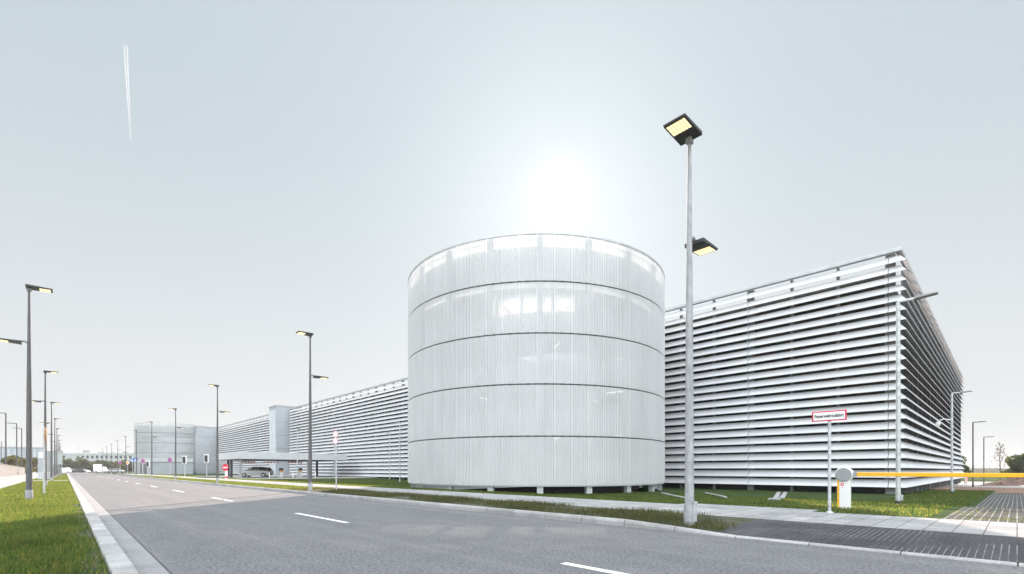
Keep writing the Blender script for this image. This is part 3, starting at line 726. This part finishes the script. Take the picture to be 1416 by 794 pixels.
# ------------------------------------------------------------------ traffic signs
def post_sign(name, label, px, n, zc, kind, dia=.6, rot=ROTR+.9, a=None, group=None, yv=None):
    r = (px-CX)/F; Y = yv or n/(NR.x*r + NR.y); v = Vector((r*Y, Y, 0)); v.z = gz(v)
    t = thing(name, label, 'traffic sign', v, rot, group)
    m = MB(); m.tube([(0, 0, -.1), (0, 0, zc + dia*.4)], .035, 8); m.build('post', 'galv', t, True)
    R = dia/2
    if kind == 'nostop':
        m = MB(); vdisc(m, R, 0, -.06, -.045, zc); p = m.build('panel', 'red', t)
        m = MB(); vdisc(m, R*.76, 0, -.064, -.061, zc); m.build('blue_field', 'blue', p)
        m = MB()
        for s in (1, -1): m.prism([(-R*.6, -.069, zc-s*R*.5), (-R*.5, -.069, zc-s*R*.6), (R*.6, -.069, zc+s*R*.5), (R*.5, -.069, zc+s*R*.6)], [(-R*.6, -.065-.0005*s, zc-s*R*.5), (-R*.5, -.065-.0005*s, zc-s*R*.6), (R*.6, -.065-.0005*s, zc+s*R*.5), (R*.5, -.065-.0005*s, zc+s*R*.6)])
        m.build('red_cross', 'red', p)
    elif kind == 'priority':
        m = MB()
        def dia_(mb, q, y0, y1): mb.prism([(-q, y0, zc), (0, y0, zc-q), (q, y0, zc), (0, y0, zc+q)], [(-q, y1, zc), (0, y1, zc-q), (q, y1, zc), (0, y1, zc+q)])
        dia_(m, R*1.4, -.06, -.045); p = m.build('panel', 'white', t); m = MB(); dia_(m, R*.95, -.064, -.061); m.build('yellow_field', 'orange', p)
    elif kind == 'crossing':
        m = MB(); m.box(-R, R, -.06, -.045, zc-R, zc+R); p = m.build('panel', 'blue', t)
        m = MB(); m.prism([(-R*.8, -.065, zc-R*.75), (R*.8, -.065, zc-R*.75), (0, -.065, zc+R*.75)], [(-R*.8, -.061, zc-R*.75), (R*.8, -.061, zc-R*.75), (0, -.061, zc+R*.75)]); w = m.build('white_triangle', 'white', p)
        m = MB(); m.tube([(-.05, -.067, zc-.14), (0, -.067, zc+.04), (.07, -.067, zc-.14)], .014, 6); vdisc(m, .03, .0, -.069, -.066, zc+.09, 12); m.build('walker_symbol', 'ink', p)
    return t
NS = 'round no-stopping signs along the road'
post_sign('no_stopping_sign', 'red and blue no-stopping sign before the left end of the distant ramp tower', 198, 8.9, 2.35, 'nostop', .62, ROTR+.85, group=NS)
post_sign('no_stopping_sign', 'red and blue no-stopping sign beside the third street lamp on the right', 235.2, 10.6, 2.35, 'nostop', .6, ROTR+.8, group=NS)
post_sign('no_stopping_sign', 'far small no-stopping sign left of the yellow priority sign', 166, 8.9, 2.5, 'nostop', .7, ROTR+.9, group=NS)
post_sign('priority_sign', 'yellow and white diamond priority sign beside the far road', 176.5, 8.9, 2.35, 'priority', .62, ROTR+.9)
post_sign('crossing_sign', 'left one of two blue crossing signs next to the priority sign', 183.2, 8.8, 2.7, 'crossing', .6, ROTR+.7, group='blue crossing signs')
post_sign('crossing_sign', 'right one of two blue crossing signs next to the priority sign', 188.0, 8.8, 2.7, 'crossing', .6, ROTR+1.1, group='blue crossing signs')
def signal(label, px, Y, zc):
    r = (px-CX)/F; v = Vector((r*Y, Y, 0)); v.z = gz(v); t = thing('traffic_light', label, 'traffic light', v, ROTR+.85, 'traffic lights at the junction')
    m = MB(); m.tube([(0, 0, -.1), (0, 0, zc+.2)], .05, 8); m.build('post', 'galv', t, True)
    m = MB(); m.box(-.32, .32, -.1, -.06, zc-.55, zc+.55); m.build('backboard', 'white', t, bevel=.05)
    m = MB(); m.box(-.15, .15, -.3, -.102, zc-.45, zc+.45); h = m.build('signal_head', 'black', t, bevel=.03)
    m = MB()
    for d in (-.28, 0, .28): vdisc(m, .1, 0, -.32, -.301, zc+d, 14)
    m.build('lenses', 'cardark', h)
signal('traffic light with white backboard in front of the annex', 255.5, 66, 2.35)
signal('traffic light beside the farther stair tower', 286, 64, 2.5)
signal('low traffic light at the left end of the annex', 205, 86, 2.0)
# no-entry sign on a stubby island bollard
v = Vector(((313-CX)/F*44.6, 44.6, 0)); v.z = gz(v)
t = thing('no_entry_sign', 'red no-entry sign on a white island beacon near the canopy', 'traffic sign', v, ROTR+.75)
m = MB(); m.loft([circ(.12, 14, -.05), circ(.11, 14, .85), circ(.08, 14, .9)]); m.build('beacon_post', 'white', t, True)
m = MB(); m.loft([circ(.125, 14, .18), circ(.123, 14, .34)]); m.build('red_band', 'red', t, True)
m = MB(); vdisc(m, .31, 0, -.16, -.14, 1.18); p = m.build('panel', 'red', t); m = MB(); m.box(-.22, .22, -.166, -.161, 1.13, 1.23); m.build('white_bar', 'white', p)
# pale double sign
v = Vector(((465-CX)/F*21.5, 21.5, 0)); v.z = gz(v)
t = thing('double_round_sign', 'two faded pink round signs stacked on a galvanised post on the verge', 'traffic sign', v, ROTR+.35)
m = MB(); m.tube([(0, 0, -.1), (0, 0, 2.72)], .03, 10); m.build('post', 'galv', t, True)
m = MB(); m.tube([(-.085, 0, .72), (-.085, 0, 2.2)], .018, 8); m.box(-.09, .0, -.01, .01, .75, .78); m.box(-.09, .0, -.01, .01, 2.05, 2.08); m.build('stay', 'galv', t)
for zc in (2.56, 2.26):
    m = MB(); vdisc(m, .155, 0, -.05, -.036, zc); p = m.build('panel', 'pink', t)
    m = MB(); vdisc(m, .115, 0, -.054, -.0505, zc); p2 = m.build('pale_field', 'white', p)
    m = MB(); m.prism([(-.085, -.058, zc-.07), (-.06, -.058, zc-.085), (.085, -.058, zc+.07), (.06, -.058, zc+.085)], [(-.085, -.0545, zc-.07), (-.06, -.0545, zc-.085), (.085, -.0545, zc+.07), (.06, -.0545, zc+.085)]); m.build('pink_stroke', 'pink', p)
# edge-on sign in the left verge
v = Vector(((61-CX)/F*19.3, 19.3, .05))
t = thing('verge_sign', 'round sign seen edge on, on a post with flat base plate in left verge', 'traffic sign', v, ROTR+pi/2+.9-1.57+.63)
m = MB(); m.tube([(0, 0, -.02), (0, 0, 2.75)], .035, 10); m.build('post', 'galv', t, True)
m = MB(); m.box(-.42, .42, -.08, .08, -.01, .035); m.build('base_plate', 'galv', t, bevel=.01)
m = MB(); m.prism([(-.04, .30*cos(2*pi*k/24), 2.4+.30*sin(2*pi*k/24)) for k in range(24)], [(-.055, .30*cos(2*pi*k/24), 2.4+.30*sin(2*pi*k/24)) for k in range(24)])
t.rotation_euler = (0, 0, 0); 
m2 = MB(); dirv = Vector((61-CX, F, 0)).normalized(); sd = Vector((-dirv.y, dirv.x, 0))   # sd is across the view
for k in (0,):
    A_ = []; B_ = []
    for q in range(24):
        u = (dirv*cos(2*pi*q/24)*.3); A_.append((u.x-sd.x*.05, u.y-sd.y*.05, 2.4+.3*sin(2*pi*q/24))); B_.append((u.x-sd.x*.066, u.y-sd.y*.066, 2.4+.3*sin(2*pi*q/24)))
    m2.prism(A_, B_)
m2.build('panel', 'orange', t)

# ------------------------------------------------------------------ left distance
def ipos(px, Y): v = Vector(((px-CX)/F*Y, Y, 0)); v.z = gz(v); return v
v = ipos(62.3, 48.5); t = thing('info_pylon', 'tall pale grey pylon cabinet standing behind the left verge lamps', 'cabinet', v, ROTR+.8)
m = MB(); m.box(-.5, .5, -.25, .25, .75, 2.95); m.build('upper_panel', 'tower', t, bevel=.02)
m = MB(); m.box(-.55, .55, -.28, .28, 0, .745); m.build('base_block', 'canopy', t, bevel=.02)
m = MB(); m.box(-.4, .4, -.262, -.252, 2.2, 2.8); m.build('notice', 'white', t)
v = ipos(79.5, 78); t = thing('notice_board', 'large pale board on thin posts at the far left kerb', 'sign', v, ROTR+.8)
m = MB(); m.box(-.8, .8, -.06, .06, 1.9, 4.0); m.build('panel', 'office', t, bevel=.02)
m = MB(); m.box(-.83, .83, -.1, .1, 4.003, 4.15); m.build('cap', 'sleeve', t)
for x in (-.7, -.25, .25, .7): m = MB(); m.box(x-.05, x+.05, -.05, .05, -.1, 1.898); m.build('post', 'sleeve', t)
v = ipos(135, 140); t = thing('billboard', 'white billboard on two legs in front of the far trees', 'billboard', v, 0)
m = MB(); m.box(-1.25, 1.25, -.08, .08, 1.0, 2.8); m.build('panel', 'white', t); 
for x in (-.9, .9): m = MB(); m.box(x-.06, x+.06, .085, .2, -.1, 2.5); m.build('leg', 'sleeve', t)
# concrete wall
pts = [(a, -5.25) for a in np.linspace(70, 122, 27)]
m = MB(); rings = []
for a, n in pts:
    p = Vector((-a, n, 0)); zb = float(ground(a, n)); zt = 1.70-.30*(a-75)/47
    rings.append([(-a, n, zb-.3), (-a, n-.25, zb-.3), (-a, n-.25, zt), (-a, n, zt)])
m.loft(rings); wl = thing('concrete_wall', 'long low concrete wall along the path at the far left', 'wall', (0, 0, 0), ROTR); m.build('wall_panel', 'concrete', wl)
m = MB(); m.loft([[(r[0][0], r[0][1]+.04, r[3][2]+.003), (r[0][0], r[0][1]-.29, r[3][2]+.003), (r[0][0], r[0][1]-.29, r[3][2]+.07), (r[0][0], r[0][1]+.04, r[3][2]+.07)] for r in rings]); m.build('coping', 'kerb', wl)
# hall
t = thing('industrial_hall', 'blue grey industrial hall with vertical panels at the far left', 'building', ipos(0, 225), 0); t.location.x = (-20-CX)/F*225; t.rotation_euler = (0, 0, radians(44))
W = 78/F*225*.74
m = MB(); m.box(0, W, 0, 20, -1, 12.0); m.build('wall', 'hall', t)
for k in range(9): 
    m = MB(); x = W*(k+.25)/9; m.box(x, x+W/9*.42, -.12, -.003, 0, 11.4); m.build('panel', 'hallb', t)
m = MB(); m.box(-.2, W+.2, -.2, 20, 12.003, 12.5); m.build('parapet', 'tower', t)
# office
Y = 250; x0 = (84-CX)/F*Y; W = 62
t = thing('office_building', 'long pale office block with rows of small windows behind the far trees', 'building', (x0, Y, 0), 0)
m = MB(); m.box(0, W, 0, 14, -1, 9.6); m.build('wall', 'office', t)
m = MB(); m.box(-.2, W+.2, -.25, 14.2, 9.603, 10.1); m.build('roof', 'canopy', t)
m = MB(); m.box(3.2, 6.0, -.1, -.003, 0, 9.5); m.build('stair_glazing', 'tower', t)
w0 = None
for z in (1.4, 4.2, 7.1):
    for k in range(24):
        x = 1.0+2.5*k
        if 2.2 < x < 6.6: continue
        if w0 is None:
            m = MB(); m.box(0, 1.25, -.05, -.003, 0, 1.5); w0 = m.build('window', 'glass', t); w0.location = (x, 0, z)
        else:
            o = w0.copy(); COL.objects.link(o); o.parent = t; o.location = (x, 0, z)
for x, h in ((9, 3), (17, 1.2), (30, 1.5), (41, 1.0)): m = MB(); m.box(x, x+1.8, 3, 5, 10.103, 10.1+h*.5); m.build('roof_unit', 'sleeve', t)
for px, h, lab in ((108, 15.2, 'left'), (118.5, 13.8, 'right')):
    v = ipos(px, 240); mm = MB(); mm.tube([(0, 0, 0), (0, 0, h)], [.12, .06], 6); tag(mm.build('mast', 'galv', loc=v), f'{lab} one of two thin masts rising before the far office block', 'mast', 'thin masts')

# ------------------------------------------------------------------ trees
def leaves(n, pts, size):
    c = pts; N = len(c); u = rng.normal(size=(N, 3)); u /= np.linalg.norm(u, axis=1)[:, None]; w = rng.normal(size=(N, 3)); w -= (w*u).sum(1)[:, None]*u; w /= np.linalg.norm(w, axis=1)[:, None]
    s = size*rng.uniform(.6, 1.4, N)[:, None]
    V = np.stack([c-u*s, c+w*s*.6, c+u*s, c-w*s*.6], 1).reshape(-1, 3); i = np.arange(N)*4
    return V, np.stack([i, i+1, i+2, i+3], -1)
def tree(label, loc, h, r, nleaf, size, mat='leaf', trunk=.3, group=None, name='tree'):
    t = thing(name, label, 'tree', loc, random.uniform(0, 6), group)
    m = MB(); m.tube([(0, 0, -.3), (.05, .02, h*.3), (.0, .08, h*.6)], [r*.07+.05, r*.05+.04, .03], 8)
    cl = []
    for k in range(11):
        th = random.uniform(0, 2*pi); rr = r*random.uniform(.2, .75); z = h*random.uniform(trunk+.08, .88)
        if z > h*.75: rr *= .6
        cl.append((Vector((rr*cos(th), rr*sin(th), z)), r*random.uniform(.32, .52)))
        m.tube([(0, .02, h*random.uniform(.2, .4)), (rr*cos(th)*.5, rr*sin(th)*.5, z*.8), (rr*cos(th), rr*sin(th), z)], [.06, .04, .015], 5)
    m.build('trunk', 'bark', t)
    P = []
    for c, cr in cl:
        d = rng.normal(size=(nleaf//11, 3)); d /= np.linalg.norm(d, axis=1)[:, None]; d *= (rng.uniform(.35, 1.08, len(d))**.6)[:, None]*cr; d[:, 2] *= .8
        P.append(d+np.array(c))
    V, Fc = leaves(0, np.concatenate(P), size); o = numesh('crown', V, Fc, mat); o.parent = t; return t
GT = 'trees in front of the far office block'
for k in range(11):
    px = 90+9.3*k; Y = 205+random.uniform(-6, 14)
    tree(f'{ORD[k]} dark green tree from the left before the far office block', ipos(px, Y), random.uniform(5.2, 7.2)*(.85 if k > 6 else 1), random.uniform(2.4, 3.1), 1500, .34, 'leaf', .12, GT)
for k, (px, Y, h, r) in enumerate([(13, 100, 3.6, 1.7), (23, 104, 3.9, 2.0), (34, 108, 3.4, 1.9), (51, 150, 5, 2.0)]):
    tree(['leftmost', 'second', 'third', 'rightmost'][k] + ' yellowish bush behind the concrete wall', ipos(px, Y), h, r, 1600, .22, 'leafy', .05, 'bushes behind the concrete wall', 'bush')
tree('green tree at the far right edge beyond the soil heap', ipos(1411, 95), 5.0, 2.6, 3600, .24, 'leaf', .15)
tree('pale tree half hidden behind the end of the garage', ipos(1327, 92), 4.9, 2.0, 1800, .2, 'leaf', .2)
tree('small round bush on the far bank right of the thin tree', ipos(1402, 150), 3.0, 2.0, 1000, .25, 'leaf', .05)
# thin nearly bare tree
t = thing('young_tree', 'thin nearly bare young tree standing beyond the lawn at right', 'tree', ipos(1383, 75), 0)
m = MB(); P = []
m.tube([(0, 0, -.3), (.02, 0, 2), (-.02, .03, 4), (.0, .0, 6.2)], [.09, .075, .05, .012], 8)
for k in range(26):
    z = 1.7+k*.16; th = k*2.4; L = (1.7-.045*k)*random.uniform(.75, 1.05); tip = Vector((cos(th)*L*.62, sin(th)*L*.62, z+L*1.05)); mid = Vector((cos(th)*L*.42, sin(th)*L*.42, z+L*.42))
    m.tube([(0, 0, z), mid, tip], [.026, .017, .006], 5)
    for q in range(10):
        s = random.uniform(.35, 1.05); b = mid.lerp(tip, s); P.append(b+Vector((random.uniform(-.12, .12), random.uniform(-.12, .12), random.uniform(-.1, .1))))
        if q < 3: m.tube([b, b+Vector((random.uniform(-.3, .3), random.uniform(-.3, .3), random.uniform(.1, .4)))], [.008, .004], 4)
m.build('trunk', 'bark', t)
V, Fc = leaves(0, np.array([tuple(p) for p in P]), .075); o = numesh('crown', V, Fc, 'leafy'); o.parent = t
# soil heaps
def heap(label, px, Y, rx, ry, h, mat='heapsoil'):
    v = ipos(px, Y); N = 36; K = 10; m = MB(); rings = []
    ph = [random.uniform(0, 6) for _ in range(5)]
    for j in range(K+1):
        s = j/K; rr = 1-s; ring_ = []
        for k in range(N):
            th = 2*pi*k/N; w = 1+.14*sin(3*th+ph[0])+.08*sin(7*th+ph[1])
            ring_.append((rx*rr*w*cos(th), ry*rr*w*sin(th), -.15 + h*(s**.8)*(1+.12*sin(5*th+ph[2]+s*4))+random.uniform(-.05, .05)*h))
        rings.append(ring_)
    m.loft(rings); o = m.build('soil_heap', mat, smooth=False, loc=v); return tag(o, label, 'soil heap', 'heaps of soil')
heap('larger heap of reddish soil at the right edge behind the boom', 1408, 62, 4.6, 3.0, 1.15)
heap('low flat heap of reddish soil left of the larger heap', 1384, 58, 3.4, 1.6, .5)
# embankment
m = MB(); rings = []
for k in range(41):
    x = 60+k*16; y = 250+.1*x; hh = 2.0+.5*sin(k*.7)+.3*sin(k*1.9)
    rings.append([(x, y-14, -1.2), (x, y+30, -1.2), (x, y+30, hh), (x, y, hh), (x, y-6, hh*.5)])
m.loft(rings); struct(m.build('embankment', 'soil'))
fr = thing('guard_rail', 'far guard rail on posts along the top of the embankment', 'guard rail', (0, 0, 0))
m = MB()
for k in range(40):
    x = 210+k*5; y = 250.5+.1*x; m.box(x-.08, x+.08, y-.08, y+.08, 1.0, 4.0)
m.build('posts', 'sleeve', fr); m = MB(); m.tube([(200, 270.2, 3.3), (410, 291.2, 3.3)], .16, 6); m.build('rail', 'galv', fr)
# small red-white warning board
v = ipos(1336, 62); t = thing('warning_board', 'small red and white construction board beyond the end of the garage', 'sign', v, .6)
m = MB(); m.box(-.5, .5, -.03, .03, .5, 1.1); p = m.build('panel', 'white', t)
m = MB()
for k in range(4): x = -.42+.25*k; m.prism([(x-.06, -.036, .52), (x+.06, -.036, .52), (x+.16, -.036, 1.08), (x+.04, -.036, 1.08)], [(x-.06, -.031, .52), (x+.06, -.031, .52), (x+.16, -.031, 1.08), (x+.04, -.031, 1.08)])
m.build('red_stripes', 'red', p)
m = MB(); m.box(-.4, -.34, .031, .09, 0, 1.0); m.box(.34, .4, .031, .09, 0, 1.0); m.build('legs', 'sleeve', t)

# ------------------------------------------------------------------ contrail
def skyp(px, py, d): return Vector(((px-CX)/F, 1, (HY-py)/F)).normalized()*d + Vector((0, 0, CAMH))
mt, nt, b = newmat('contrail_ice'); b.inputs['Base Color'].default_value = (.9, .9, .9, 1)
tl = nd(nt, 'ShaderNodeBsdfTranslucent'); tl.inputs['Color'].default_value = (.95, .95, .95, 1); tp = nd(nt, 'ShaderNodeBsdfTransparent')
mx = nd(nt, 'ShaderNodeMixShader'); mx.inputs[0].default_value = .93; nt.links.new(tl.outputs[0], mx.inputs[1]); nt.links.new(tp.outputs[0], mx.inputs[2]); nt.links.new(mx.outputs[0], nt.nodes['Material Output'].inputs['Surface'])
ct = thing('contrail', 'thin double white vapour trail high in the left sky', 'contrail', (0, 0, 0))
for (xa, xb) in ((171.5, 180.2), (175.5, 181.2)):
    m = MB(); pts = []; rad = []
    for i in range(15):
        s = i/14; pts.append(skyp(xa+(xb-xa)*s, 62+132*s, 5200)); rad.append((3.0*(1-s)+2.2)*(.35 + .65*sin(pi*min(1, .12+s*.95))))
    m.tube(pts, rad, 8); m.build('vapour_streak', mt, ct, True)

# ------------------------------------------------------------------ air
m = MB(); m.box(-1700, 1700, -1700, 1700, -3, 24); hz = m.build('haze', 'white'); hz.data.materials.clear()
hm = bpy.data.materials.new('haze_air'); hm.use_nodes = True; hn = hm.node_tree; hn.nodes.remove(hn.nodes['Principled BSDF'])
pv = nd(hn, 'ShaderNodeVolumePrincipled'); pv.inputs['Color'].default_value = (.9, .93, .95, 1); pv.inputs['Density'].default_value = .00035; pv.inputs['Anisotropy'].default_value = .2
hn.links.new(pv.outputs[0], hn.nodes['Material Output'].inputs['Volume']); hz.data.materials.append(hm)
tag(hz, 'pale thin haze filling the air over the whole place', 'haze', kind='stuff')
# ------------------------------------------------------------------ sky, sun, camera
SUN_EL = radians(30.0); SUN_AZ = radians(5.8)
w = bpy.data.worlds.new('World'); sc.world = w; w.use_nodes = True; nt = w.node_tree
bg = nt.nodes['Background']
sky = nd(nt, 'ShaderNodeTexSky'); sky.sky_type = 'NISHITA'; sky.sun_disc = False
sky.sun_elevation = SUN_EL; sky.sun_rotation = SUN_AZ; sky.air_density = 1.0; sky.dust_density = 3.0; sky.ozone_density = 1.0; sky.altitude = 300
hs = nd(nt, 'ShaderNodeHueSaturation'); hs.inputs['Saturation'].default_value = .30; nt.links.new(sky.outputs[0], hs.inputs['Color'])
tc = nd(nt, 'ShaderNodeTexCoord')
def dot(v):
    d = nd(nt, 'ShaderNodeVectorMath', operation='DOT_PRODUCT'); nt.links.new(tc.outputs['Generated'], d.inputs[0]); d.inputs[1].default_value = v; return d.outputs['Value']
def math_(op, a, b=None, clamp=False):
    n = nd(nt, 'ShaderNodeMath', operation=op); n.use_clamp = clamp
    for i, v in enumerate((a, b)):
        if v is None: continue
        if isinstance(v, (int, float)): n.inputs[i].default_value = v
        else: nt.links.new(v, n.inputs[i])
    return n.outputs[0]
# thin high veil: pale near the horizon, greyer blue above, plus unseen brightness added overhead and behind the viewer
def smooth(x, lo, hi):
    m = nd(nt, 'ShaderNodeMapRange', interpolation_type='SMOOTHSTEP'); m.inputs['From Min'].default_value = lo; m.inputs['From Max'].default_value = hi
    nt.links.new(x, m.inputs['Value']); return m.outputs['Result']
up = smooth(dot((0, 0, 1)), -.02, .62)
veil = nd(nt, 'ShaderNodeMix', data_type='RGBA'); nt.links.new(up, veil.inputs[0])
veil.inputs[6].default_value = (6.0, 6.15, 6.25, 1); veil.inputs[7].default_value = (4.3, 4.95, 5.35, 1)
bank = smooth(dot((0, -.5, .866)), .32, .85)  # bank: unseen sky fill, made up to lift the shaded ground and facades

mxv = nd(nt, 'ShaderNodeMix', data_type='RGBA'); mxv.inputs[0].default_value = .95; nt.links.new(hs.outputs[0], mxv.inputs[6]); nt.links.new(veil.outputs[2], mxv.inputs[7])
sdir = (sin(SUN_AZ)*cos(SUN_EL), cos(SUN_AZ)*cos(SUN_EL), sin(SUN_EL))
cs = math_('MAXIMUM', dot(sdir), 0.0)
glow = math_('ADD', math_('MULTIPLY', math_('POWER', cs, 1500.0), 5.0), math_('ADD', math_('MULTIPLY', math_('POWER', cs, 90.0), .32), math_('MULTIPLY', math_('POWER', cs, 9.0), .35)))
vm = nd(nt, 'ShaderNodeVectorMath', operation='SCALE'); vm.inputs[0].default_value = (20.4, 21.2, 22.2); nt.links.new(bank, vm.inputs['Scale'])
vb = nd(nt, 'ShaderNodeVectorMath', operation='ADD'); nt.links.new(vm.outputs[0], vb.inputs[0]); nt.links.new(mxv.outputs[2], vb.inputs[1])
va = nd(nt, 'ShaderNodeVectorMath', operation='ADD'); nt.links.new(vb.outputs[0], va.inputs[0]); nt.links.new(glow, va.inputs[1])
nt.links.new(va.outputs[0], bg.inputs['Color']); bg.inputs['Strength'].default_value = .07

sl = bpy.data.lights.new('sun', 'SUN'); sl.energy = 5.0; sl.angle = radians(.53); sl.color = (1, .80, .67)
so = bpy.data.objects.new('sun', sl); COL.objects.link(so); so.rotation_euler = Vector(sdir).to_track_quat('Z', 'Y').to_euler(); so.location = (0, 0, 60)

cam = bpy.data.cameras.new('camera'); co = bpy.data.objects.new('camera', cam); COL.objects.link(co); sc.camera = co
co.location = (0, 0, CAMH); co.rotation_euler = (pi/2, 0, 0)
cam.sensor_fit = 'HORIZONTAL'; cam.sensor_width = 36; cam.lens = F/1416*36; cam.shift_y = (HY-397)/1416; cam.clip_end = 20000; cam.clip_start = .05
sc.view_settings.view_transform = 'Standard'; sc.view_settings.look = 'None'; sc.view_settings.gamma = 1; sc.view_settings.use_curve_mapping = False
sc.view_settings.exposure = 0.95
sc.render.engine = 'CYCLES'; sc.cycles.transparent_max_bounces = 24
